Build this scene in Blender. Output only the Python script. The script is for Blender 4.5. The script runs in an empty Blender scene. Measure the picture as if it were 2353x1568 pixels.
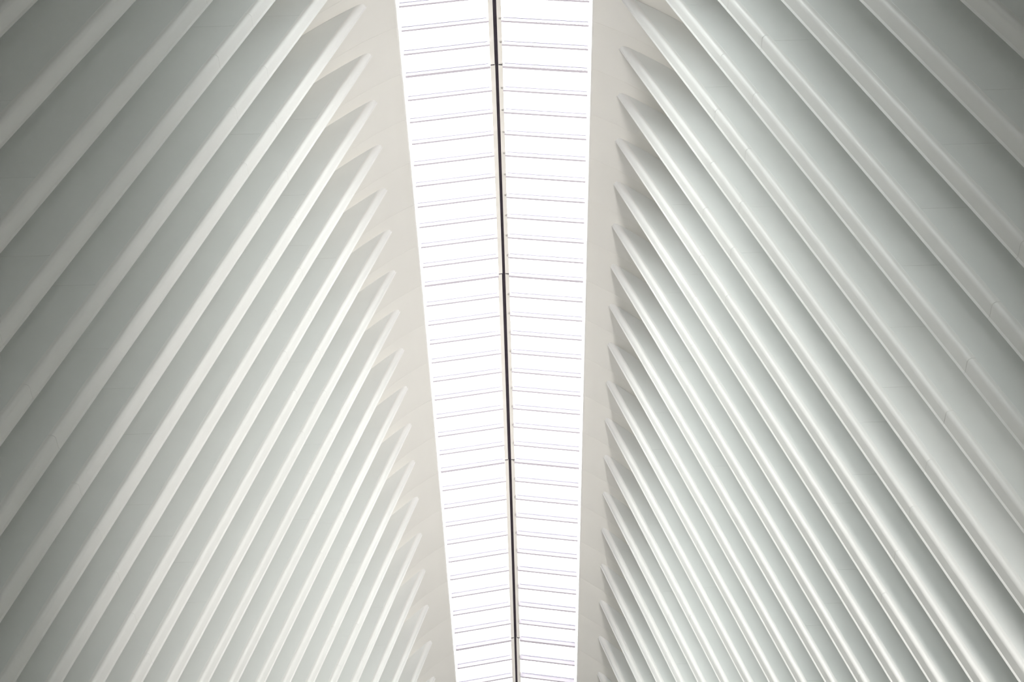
import bpy, bmesh, math, random
from mathutils import Vector, Matrix

random.seed(7)
SC = bpy.context.scene
COL = SC.collection

# ------------------------------------------------------------------ camera
EYE = 1.6
FPX = 3889.0
PITCH, ROLL, YAW, CAMX = 0.886391, -0.025401, -0.002769, 0.319281
fw = Vector((math.sin(YAW) * math.cos(PITCH), math.cos(YAW) * math.cos(PITCH), math.sin(PITCH)))
rt = Vector((math.cos(YAW), -math.sin(YAW), 0.0))
up = rt.cross(fw)
r2 = rt * math.cos(ROLL) + up * math.sin(ROLL)
u2 = -rt * math.sin(ROLL) + up * math.cos(ROLL)
cam_data = bpy.data.cameras.new('camera')
cam_data.sensor_fit = 'HORIZONTAL'
cam_data.sensor_width = 36.0
cam_data.lens = FPX / 2353.0 * 36.0
cam_data.clip_end = 500
cam = bpy.data.objects.new('camera', cam_data)
cam.matrix_world = Matrix(((r2.x, u2.x, -fw.x, CAMX), (r2.y, u2.y, -fw.y, 0.0), (r2.z, u2.z, -fw.z, EYE), (0, 0, 0, 1)))
COL.objects.link(cam)
SC.camera = cam

# ------------------------------------------------------------------ sky, exposure
SKY = 6.6
world = bpy.data.worlds.new('overcast_sky')
SC.world = world
world.use_nodes = True
bg = world.node_tree.nodes['Background']
bg.inputs[0].default_value = (0.965, 1.0, 0.985, 1)
bg.inputs[1].default_value = SKY
SC.view_settings.view_transform = 'Standard'
SC.view_settings.look = 'None'
SC.view_settings.exposure = 0.0
SC.view_settings.gamma = 1.0
SC.view_settings.use_curve_mapping = False
SC.cycles.use_denoising = True
SC.cycles.max_bounces = 12
SC.cycles.diffuse_bounces = 8
SC.cycles.transparent_max_bounces = 16

# ------------------------------------------------------------------ added unseen spots, low at the right side and behind the camera
def added_spot(name, loc, aim, power, col, size, blend, radius):
    d = bpy.data.lights.new(name, 'SPOT')
    d.energy = power; d.color = col; d.spot_size = math.radians(size); d.spot_blend = blend; d.shadow_soft_size = radius
    o = bpy.data.objects.new(name, d)
    o.location = loc
    o.rotation_euler = (Vector(aim) - Vector(loc)).to_track_quat('-Z', 'Y').to_euler()
    COL.objects.link(o)
    return o
SIDES, SUN = (50000.0, 7000.0, 17000.0), 4.6
added_spot('added_side_spot', (14.4, 21.0, 2.0), (-1.5, 35, 45), SIDES[0], (1.0, 0.975, 0.95), 58, 1.0, 0.5)  # added to brighten the left rib edges, soft cone dims the outer ribs
added_spot('added_side_spot', (14.9, 38.0, 2.0), (-1.0, 49, 46), SIDES[2], (1.0, 0.975, 0.95), 46, 1.0, 0.5)  # added to brighten the soffits at the far end
added_spot('front_fill_spot', (1.0, -4.0, 2.0), (0, 36, 45), SIDES[1], (1.0, 0.985, 0.96), 46, 1.0, 1.0)  # added fill for the rib sides that face the camera
sun_d = bpy.data.lights.new('hazy_sun', 'SUN')
sun_d.energy = SUN; sun_d.angle = math.radians(28); sun_d.color = (0.97, 1.0, 0.99)
sun = bpy.data.objects.new('hazy_sun', sun_d)
sun.location = (-20, -10, 70)
sun.rotation_euler = Vector((0.39, 0.47, -0.79)).to_track_quat('-Z', 'Y').to_euler()
COL.objects.link(sun)

# ------------------------------------------------------------------ the curve of the roof
Y0, SP = 22.042144, 1.870731          # first rib in view, rib spacing
TH = 0.37                              # the ribs' full thickness
def uu(k): return (k - 8.0) / 8.0
def yk(k): return Y0 + SP * k
def kc(k): return max(k, -6.5)
def ztip(k):
    u = uu(kc(k)); return EYE + 45.0 + 1.588501 * u - 1.818686 * u * u
def xtip(k):
    u = uu(kc(k)); return 3.519276 - 0.078988 * u - 0.10193 * u * u
def slope(k):
    u = uu(kc(k)); return 0.292251 + 0.00291 * u + 0.001245 * u * u
def wsky(k):
    u = uu(kc(k)); return 2.743804 - 0.098693 * u - 0.112487 * u * u
def xnose(k, v): return xtip(k) + slope(k) * v - 0.000183 * v * v
EZ = 0.8                               # skylight edge above the rib tips
PIT = 0.47                             # rise of the glass towards the ridge
def zglass(k, x):
    w = wsky(k); return ztip(k) + EZ + PIT * (1 - min(abs(x), w) / w)
def soffit_z(k, x):
    """underside of the ridge beam at distance x from the middle"""
    w, xt = wsky(k), xtip(k)
    if x <= xt:
        t = (x - w) / (xt - w)
        return ztip(k) + EZ * (1 - t) ** 1.12 * 0.93
    d = x - xt
    return ztip(k) - 1.08 * d - 0.10 * d * d

# ------------------------------------------------------------------ materials
def nodes_of(m):
    m.use_nodes = True
    nt = m.node_tree
    return nt, nt.nodes['Principled BSDF']
def paint(name, col, rough=0.45, var=0.03, scale=1.5, bump=0.0, spec=0.5):
    m = bpy.data.materials.new(name)
    nt, b = nodes_of(m)
    tc = nt.nodes.new('ShaderNodeTexCoord')
    nz = nt.nodes.new('ShaderNodeTexNoise'); nz.inputs['Scale'].default_value = scale; nz.inputs['Detail'].default_value = 4
    rp = nt.nodes.new('ShaderNodeValToRGB')
    rp.color_ramp.elements[0].position = 0.3; rp.color_ramp.elements[1].position = 0.7
    rp.color_ramp.elements[0].color = tuple(c * (1 - var) for c in col) + (1,)
    rp.color_ramp.elements[1].color = tuple(min(1, c * (1 + var)) for c in col) + (1,)
    nt.links.new(tc.outputs['Object'], nz.inputs['Vector'])
    nt.links.new(nz.outputs['Fac'], rp.inputs['Fac'])
    nt.links.new(rp.outputs['Color'], b.inputs['Base Color'])
    b.inputs['Roughness'].default_value = rough
    b.inputs['Specular IOR Level'].default_value = spec
    if bump:
        n2 = nt.nodes.new('ShaderNodeTexNoise'); n2.inputs['Scale'].default_value = 0.7; n2.inputs['Detail'].default_value = 2
        bp = nt.nodes.new('ShaderNodeBump'); bp.inputs['Strength'].default_value = bump; bp.inputs['Distance'].default_value = 0.02
        nt.links.new(tc.outputs['Object'], n2.inputs['Vector'])
        nt.links.new(n2.outputs['Fac'], bp.inputs['Height'])
        nt.links.new(bp.outputs['Normal'], b.inputs['Normal'])
    return m
M_WEB = paint('white_rib_paint', (0.815, 0.825, 0.81), 0.55, 0.015, 0.8, 0.15, 0.3)
M_NOSE = paint('lit_edge_paint', (0.85, 0.84, 0.82), 0.5, 0.01, 0.8, 0.0, 0.3)  # rib paint again, made lighter and warmer for the light on the edges
M_BEAM = paint('cream_beam_paint', (0.76, 0.74, 0.70), 0.6, 0.012, 0.6, 0.1, 0.3)
M_BAR = paint('pale_bar_paint', (0.70, 0.64, 0.72), 0.4, 0.02, 3.0)
M_GASK = paint('lilac_gasket', (0.50, 0.48, 0.60), 0.6, 0.02, 3.0)
M_RAIL = paint('cream_rail_paint', (0.90, 0.86, 0.80), 0.4, 0.01, 2.0)
M_SEAL = paint('dark_rubber', (0.030, 0.020, 0.032), 0.7, 0.2, 5.0)
M_RIVET = paint('steel_rivet', (0.55, 0.52, 0.54), 0.4, 0.02, 3.0)
M_WALL = paint('hall_wall_paint', (0.6, 0.6, 0.58), 0.7, 0.01, 0.3)
M_FLOOR = paint('pale_marble_floor', (0.55, 0.52, 0.48), 0.25, 0.06, 0.35)
def glass_mat():
    m = bpy.data.materials.new('clear_roof_glass')
    m.use_nodes = True
    nt = m.node_tree; nt.nodes.clear()
    o = nt.nodes.new('ShaderNodeOutputMaterial')
    t = nt.nodes.new('ShaderNodeBsdfTransparent'); t.inputs[0].default_value = (0.97, 0.985, 0.985, 1)
    g = nt.nodes.new('ShaderNodeBsdfGlossy'); g.inputs['Roughness'].default_value = 0.02
    f = nt.nodes.new('ShaderNodeFresnel'); f.inputs['IOR'].default_value = 1.3
    x = nt.nodes.new('ShaderNodeMixShader')
    nt.links.new(f.outputs[0], x.inputs[0]); nt.links.new(t.outputs[0], x.inputs[1]); nt.links.new(g.outputs[0], x.inputs[2])
    nt.links.new(x.outputs[0], o.inputs[0])
    return m
M_GLASS = glass_mat()

# ------------------------------------------------------------------ helpers
def obj(name, verts, faces, mat, parent=None, smooth=False, loc=None):
    me = bpy.data.meshes.new(name)
    me.from_pydata([tuple(v) for v in verts], [], faces)
    bm = bmesh.new(); bm.from_mesh(me)
    bmesh.ops.recalc_face_normals(bm, faces=bm.faces)
    bm.to_mesh(me); bm.free()
    if smooth:
        for p in me.polygons: p.use_smooth = True
        me.set_sharp_from_angle(angle=math.radians(19))
    me.materials.append(mat)
    o = bpy.data.objects.new(name, me)
    COL.objects.link(o)
    if parent is not None: o.parent = parent
    if loc is not None: o.location = loc
    return o
def empty(name, loc):
    o = bpy.data.objects.new(name, None)
    o.empty_display_size = 0.3
    o.location = loc
    COL.objects.link(o)
    return o
def tag(o, label, cat, group=None):
    o['label'] = label; o['category'] = cat
    if group: o['group'] = group
    return o
def struct(o, label, cat):
    o['kind'] = 'structure'; o['label'] = label; o['category'] = cat
    return o
def sweep(loops):
    """closed solid through a list of equal loops"""
    n = len(loops[0]); vs = [v for l in loops for v in l]; fs = []
    for i in range(len(loops) - 1):
        for j in range(n):
            a, b = i * n + j, i * n + (j + 1) % n
            fs.append((a, b, b + n, a + n))
    fs.append(tuple(range(n))); fs.append(tuple((len(loops) - 1) * n + j for j in range(n)))
    return vs, fs
ORD = ['first', 'second', 'third', 'fourth', 'fifth', 'sixth', 'seventh', 'eighth', 'ninth', 'tenth', 'eleventh', 'twelfth', 'thirteenth',
       'fourteenth', 'fifteenth', 'sixteenth', 'seventeenth', 'eighteenth', 'nineteenth']

# ------------------------------------------------------------------ the hall shell
K0, K1 = -14.0, 22.0
KS = [K0 + i for i in range(int(K1 - K0) + 1)]
WEBD = 1.75
def shell(sg):
    loops = []
    for k in KS:
        H = ztip(k)
        xb, xt = xnose(k, H) + WEBD - 0.02, xnose(k, 1.2) + WEBD - 0.02
        y = yk(k)
        loops.append([(sg * xb, y, 0.0), (sg * xt, y, H - 1.2), (sg * (xt + 0.3), y, H - 1.2), (sg * (xb + 0.3), y, 0.0)])
    return sweep(loops)
for sg, nm in ((-1, 'left'), (1, 'right')):
    v, f = shell(sg)
    struct(obj('wall_' + nm, v, f, M_WALL), 'white sloping wall behind the %s hand ribs' % nm, 'wall')
YA, YB = yk(K0), yk(K1)
def box(name, x0, x1, y0, y1, z0, z1, mat):
    v = [(x, y, z) for z in (z0, z1) for y in (y0, y1) for x in (x0, x1)]
    f = [(0, 1, 3, 2), (4, 5, 7, 6), (0, 1, 5, 4), (2, 3, 7, 6), (0, 2, 6, 4), (1, 3, 7, 5)]
    return obj(name, v, f, mat)
struct(box('floor', -20, 20, YA - 0.3, YB + 0.3, -0.3, 0.0, M_FLOOR), 'pale marble floor of the hall', 'floor')
def endwall(nm, k, y0, y1):
    H = ztip(k); xb, xt = xnose(k, H) + WEBD, wsky(k)
    pts = [(-xb, 0), (xb, 0), (xnose(k, 1.2) + WEBD, H - 1.2), (xt + .9, H + 1.4), (-xt - .9, H + 1.4), (-xnose(k, 1.2) - WEBD, H - 1.2)]
    v, f = sweep([[(x, y0, z) for x, z in pts], [(x, y1, z) for x, z in pts]])
    struct(obj('wall_' + nm, v, f, M_WALL), 'white %s end wall of the hall' % nm, 'wall')
endwall('back', K0, YA - 0.25, YA)
endwall('front', K1, YB, YB + 0.25)

# ------------------------------------------------------------------ ridge beams: one soffit panel per rib bay
def beam_profile(k, sg, inset=0.0):
    w, xt = wsky(k), xtip(k)
    pts = []
    # rounded lip next to the glass
    r = 0.13
    zl = soffit_z(k, w + r)
    for a in (0, 25, 50, 75):
        A = math.radians(a)
        pts.append((w + r - r * math.cos(A), zl + r * 0.75 - r * math.sin(A) * 0.95))
    n = 12
    for i in range(1, n + 1):
        x = w + r + (xt + 2.2 - w - r) * i / n
        pts.append((x, soffit_z(k, x)))
    pts = [(x, z + inset) for x, z in pts]
    xo, zo = pts[-1]
    pts += [(xo + 0.35, zo + 0.2), (xt + 0.6, ztip(k) + 1.3), (w + 0.12, ztip(k) + EZ + 0.36), (w, ztip(k) + EZ + 0.30)]
    return [(sg * x, yk(k), z) for x, z in pts]
for sg, nm in ((-1, 'left'), (1, 'right')):
    root = empty('ridge_beam', (sg * xtip(8), yk(K0), 0))
    tag(root, 'smooth cream ridge beam along the %s edge of the glazed skylight' % nm, 'beam', 'cream beams beside the skylight')
    off = Vector(root.location)
    g = 0.006 / SP
    for k in KS[:-1]:
        ka, kb = k - 0.36, k + 0.64
        ls = [beam_profile(ka + g * 0.2, sg, 0.005), beam_profile(ka + g * 2.2, sg)]
        for q in (0.25, 0.5, 0.75): ls.append(beam_profile(ka + q, sg))
        ls += [beam_profile(kb - g * 2.2, sg), beam_profile(kb - g * 0.2, sg, 0.005)]
        ls = [[Vector(p) - off for p in l] for l in ls]
        v, f = sweep(ls)
        obj('soffit_panel', v, f, M_BEAM, root, smooth=True)

# ------------------------------------------------------------------ ribs
def tk(v): return 0.21 + (TH - 0.21) * (1 - math.exp(-max(v, 0) / 3.0))
EB = 0.14                               # depth of the rounded edge plate
def nose_pts(k, v, ins=0.0):
    """nose section: outward distance e from the crest, y towards the viewer is negative"""
    t = tk(v); rn = min(0.095 + 0.07 * math.exp(-max(v, 0) / 2.5), 0.65 * t)
    back = EB
    P = [(back, 0.0 - ins)]
    rb = min(0.034, 0.18 * t)                       # raised arris along the far edge
    P += [(-rb * 0.8 + ins, 0.0 - ins), (-rb * 0.8 + ins, -0.006), (ins, -0.006 - rb),
          (ins, -(0.006 + rb + (t - rn)) * 0.5)]
    n = 9
    for i in range(n + 1):
        A = math.radians(90 * i / n)
        P.append((rn * 0.9 - rn * 0.9 * math.cos(A) + ins, -(t - rn) - rn * math.sin(A) + ins * math.sin(A)))
    P.append((back, -t + ins))
    return P
def web_pts(k, v, ins=0.0):
    t = tk(v)
    c = 0.005
    return [(EB, -c - ins), (EB + c, -ins), (WEBD, -ins), (WEBD, -t + ins), (EB + c, -t + ins), (EB, -t + c + ins)]
def stations(a, b):
    n = max(2, int((b - a) / (0.35 if b < 3 else 1.6)))
    if a < 0: s = [a, -0.3, 0.0, 0.2, 0.45, 0.75, 1.1, 1.6, 2.2, 3.0, 4.0, 5.0]; s = [x for x in s if x < b - 0.2] + [b]
    else: s = [a + (b - a) * i / n for i in range(n + 1)]
    return s
def segment(k, sg, fn, a, b, off, ga, gb, tilt):
    H = ztip(k)
    G = 0.003
    ls = []
    st = stations(a, b)
    spec = []
    if ga: spec += [(a + 0.001, G), (a + 0.006, 0.0)]
    else: spec += [(a, 0.0)]
    spec += [(s, 0.0) for s in st[1:-1]]
    if gb: spec += [(b - 0.006, 0.0), (b - 0.001, G)]
    else: spec += [(b, 0.0)]
    for v, ins in spec:
        loop = []
        for e, y in fn(k, v, ins):
            loop.append(Vector((sg * (xnose(k, v) + e), yk(k) + y, H - v)) - off)
        ls.append(loop)
    return sweep(ls)
def rib(k, sg):
    H = ztip(k)
    off = Vector((sg * xnose(k, H), yk(k), 0.0))
    root = empty('roof_rib', off)
    j = random.uniform(-0.12, 0.12)
    cuts = [-0.7, 6.35 + j, 8.15 + j, 17.5, H]
    for i in range(len(cuts) - 1):
        v, f = segment(k, sg, nose_pts, cuts[i], cuts[i + 1], off, i > 0, i < len(cuts) - 2, 0)
        obj('edge_plate', v, f, M_NOSE, root, smooth=True)
    jw = random.choice((5.3, 6.9, 8.4, 3.9)) + j
    cuts = [-0.7, jw, 15.0 + j * 4, H]
    for i in range(len(cuts) - 1):
        v, f = segment(k, sg, web_pts, cuts[i], cuts[i + 1], off, i > 0, i < len(cuts) - 2, 0)
        obj('side_plate', v, f, M_WEB, root, smooth=True)
    return root
for sg, nm in ((-1, 'left'), (1, 'right')):
    for k in range(-6, 19):
        r = rib(k, sg)
        q = k if sg < 0 else k - 1
        if q < 0: lab = 'white %s hand roof rib, %s above the topmost visible rib tip on that side' % (nm, ORD[-q - 1])
        else: lab = 'white %s hand roof rib whose tip is %s from the top on that side' % (nm, ORD[q])
        tag(r, lab, 'rib', 'white ribs on the %s slope' % nm)

# ------------------------------------------------------------------ skylight
BAY = 0.495
JOINTS = [1.70 + 10 * BAY * (n - 2) for n in range(7)]
GAP = 0.052                                   # half width of the dark slot
RAILW = 0.135
def piece(ka, kb, xa, xb, za, zb, off, nk=1, slant=None):
    """block that follows the roof curve, za/zb measured from the glass plane"""
    ls = []
    for i in range(nk + 1):
        k = ka + (kb - ka) * i / nk
        XA = xa(k) if callable(xa) else xa
        XB = xb(k) if callable(xb) else xb
        y = yk(k)
        ls.append([Vector((XA, y, zglass(k, XA) + za)) - off, Vector((XB, y, zglass(k, XB) + za)) - off,
                   Vector((XB, y, zglass(k, XB) + zb)) - off, Vector((XA, y, zglass(k, XA) + zb)) - off])
    return sweep(ls)
PLACE = ['at the very top of the frame', 'between the first and second crossing joints', 'between the second and third crossing joints',
         'between the third and fourth crossing joints', 'below the lowest crossing joint']
for i in range(len(JOINTS) - 1):
    ka, kb = JOINTS[i], JOINTS[i + 1]
    gk = 0.018 / SP
    where = PLACE[i - 1] if i >= 1 else 'beyond the top of the frame'
    # dark seal in the slot
    so = Vector((0, yk(ka), zglass(ka, 0)))
    dx = (0, 0.0, 0.004, -0.004, 0.004, -0.004)[i]
    wd = (0, 0, -0.006, 0.004, -0.002, -0.010)[i]
    seal = empty('ridge_seal', so)
    v, f = piece(ka + 0.001, kb - 0.001, -GAP - wd + dx, GAP + wd + dx, -0.03, 0.10, so, 10)
    obj('rubber_strip', v, f, M_SEAL, seal)
    hw = 0.034 / SP / 2
    for sg in (-1, 1):
        v, f = piece(ka - hw, ka + hw, sg * (GAP + 0.010), sg * (GAP + RAILW + 0.02), -0.062, 0.02, so)
        obj('joint_strip', v, f, M_SEAL, seal)
    tag(seal, 'thin dark seal strip in the skylight slot, %s' % where, 'seal', 'dark ridge seal pieces')
    for sg, nm in ((-1, 'left'), (1, 'right')):
        off = Vector((sg * wsky((ka + kb) / 2), yk(ka), ztip(ka) + EZ))
        leaf = empty('skylight_leaf', off)
        tag(leaf, '%s half of the glazed skylight, panel %s' % (nm, where), 'skylight', 'opening panels of the skylight')
        # cream rail along the slot
        inner = GAP + (sg * dx) + wd
        v, f = piece(ka + gk, kb - gk, sg * inner, sg * (inner + RAILW), -0.06, 0.06, off, 10)
        obj('inner_rail', v, f, M_RAIL, leaf)
        for b in range(10):
            k0 = ka + BAY * b
            k1 = k0 + BAY
            # glazing bar at the far end of each bay (the last one carries the joint)
            kbar = k1 - (0.02 if b == 9 else 0)
            xi = sg * (inner + RAILW - 0.01)
            xo = lambda k, s=sg: s * (wsky(k) - 0.09)
            hb = 0.072 / SP / 2
            ho = hb * (1.35 if b == 9 else 1.0)
            v, f = piece(kbar - ho, kbar + ho, xi, xo, -0.245, -0.215, off)
            n0 = len(v)
            v2, f2 = piece(kbar - 0.012 / SP, kbar + 0.012 / SP, xi, xo, -0.216, -0.005, off)
            v = v + v2; f = f + [tuple(q + n0 for q in t) for t in f2]
            bar = obj('glazing_bar', v, f, M_BAR, leaf)
            v, f = piece(kbar - 0.026 / SP, kbar + 0.008 / SP, sg * (inner + RAILW + 0.05), xo, -0.034, -0.002, off)
            obj('gasket', v, f, M_GASK, bar)
            if sg > 0 and i == 1 and b in (6, 7, 8, 9):
                for q in range(7, 22):
                    if random.random() < 0.25: continue
                    x = 0.3 + q * 0.108
                    if x > wsky(kbar) - 0.15: break
                    v, f = piece(kbar - ho - 0.018 / SP, kbar - ho + 0.002, x, x + 0.02, -0.25, -0.235, off)
                    obj('rivet', v, f, M_RIVET, bar)
            # pane
            e = 0.008 / SP
            v, f = piece(k0 + e, k1 - e, sg * (inner + RAILW * 0.5), lambda k, s=sg: s * (wsky(k) + 0.10), 0.0, 0.024, off)
            obj('pane', v, f, M_GLASS, leaf)

# roof cap over the hall behind the first glazed panel
ls = []
for q in range(7):
    k = K0 + (JOINTS[0] - K0) * q / 6
    w = wsky(k); z = ztip(k) + EZ
    ls.append([(-w - .3, yk(k), z + .34), (w + .3, yk(k), z + .34), (w + .3, yk(k), z + .55), (-w - .3, yk(k), z + .55)])
v, f = sweep(ls)
struct(obj('ceiling', v, f, M_WALL), 'white ceiling over the near end of the hall', 'ceiling')
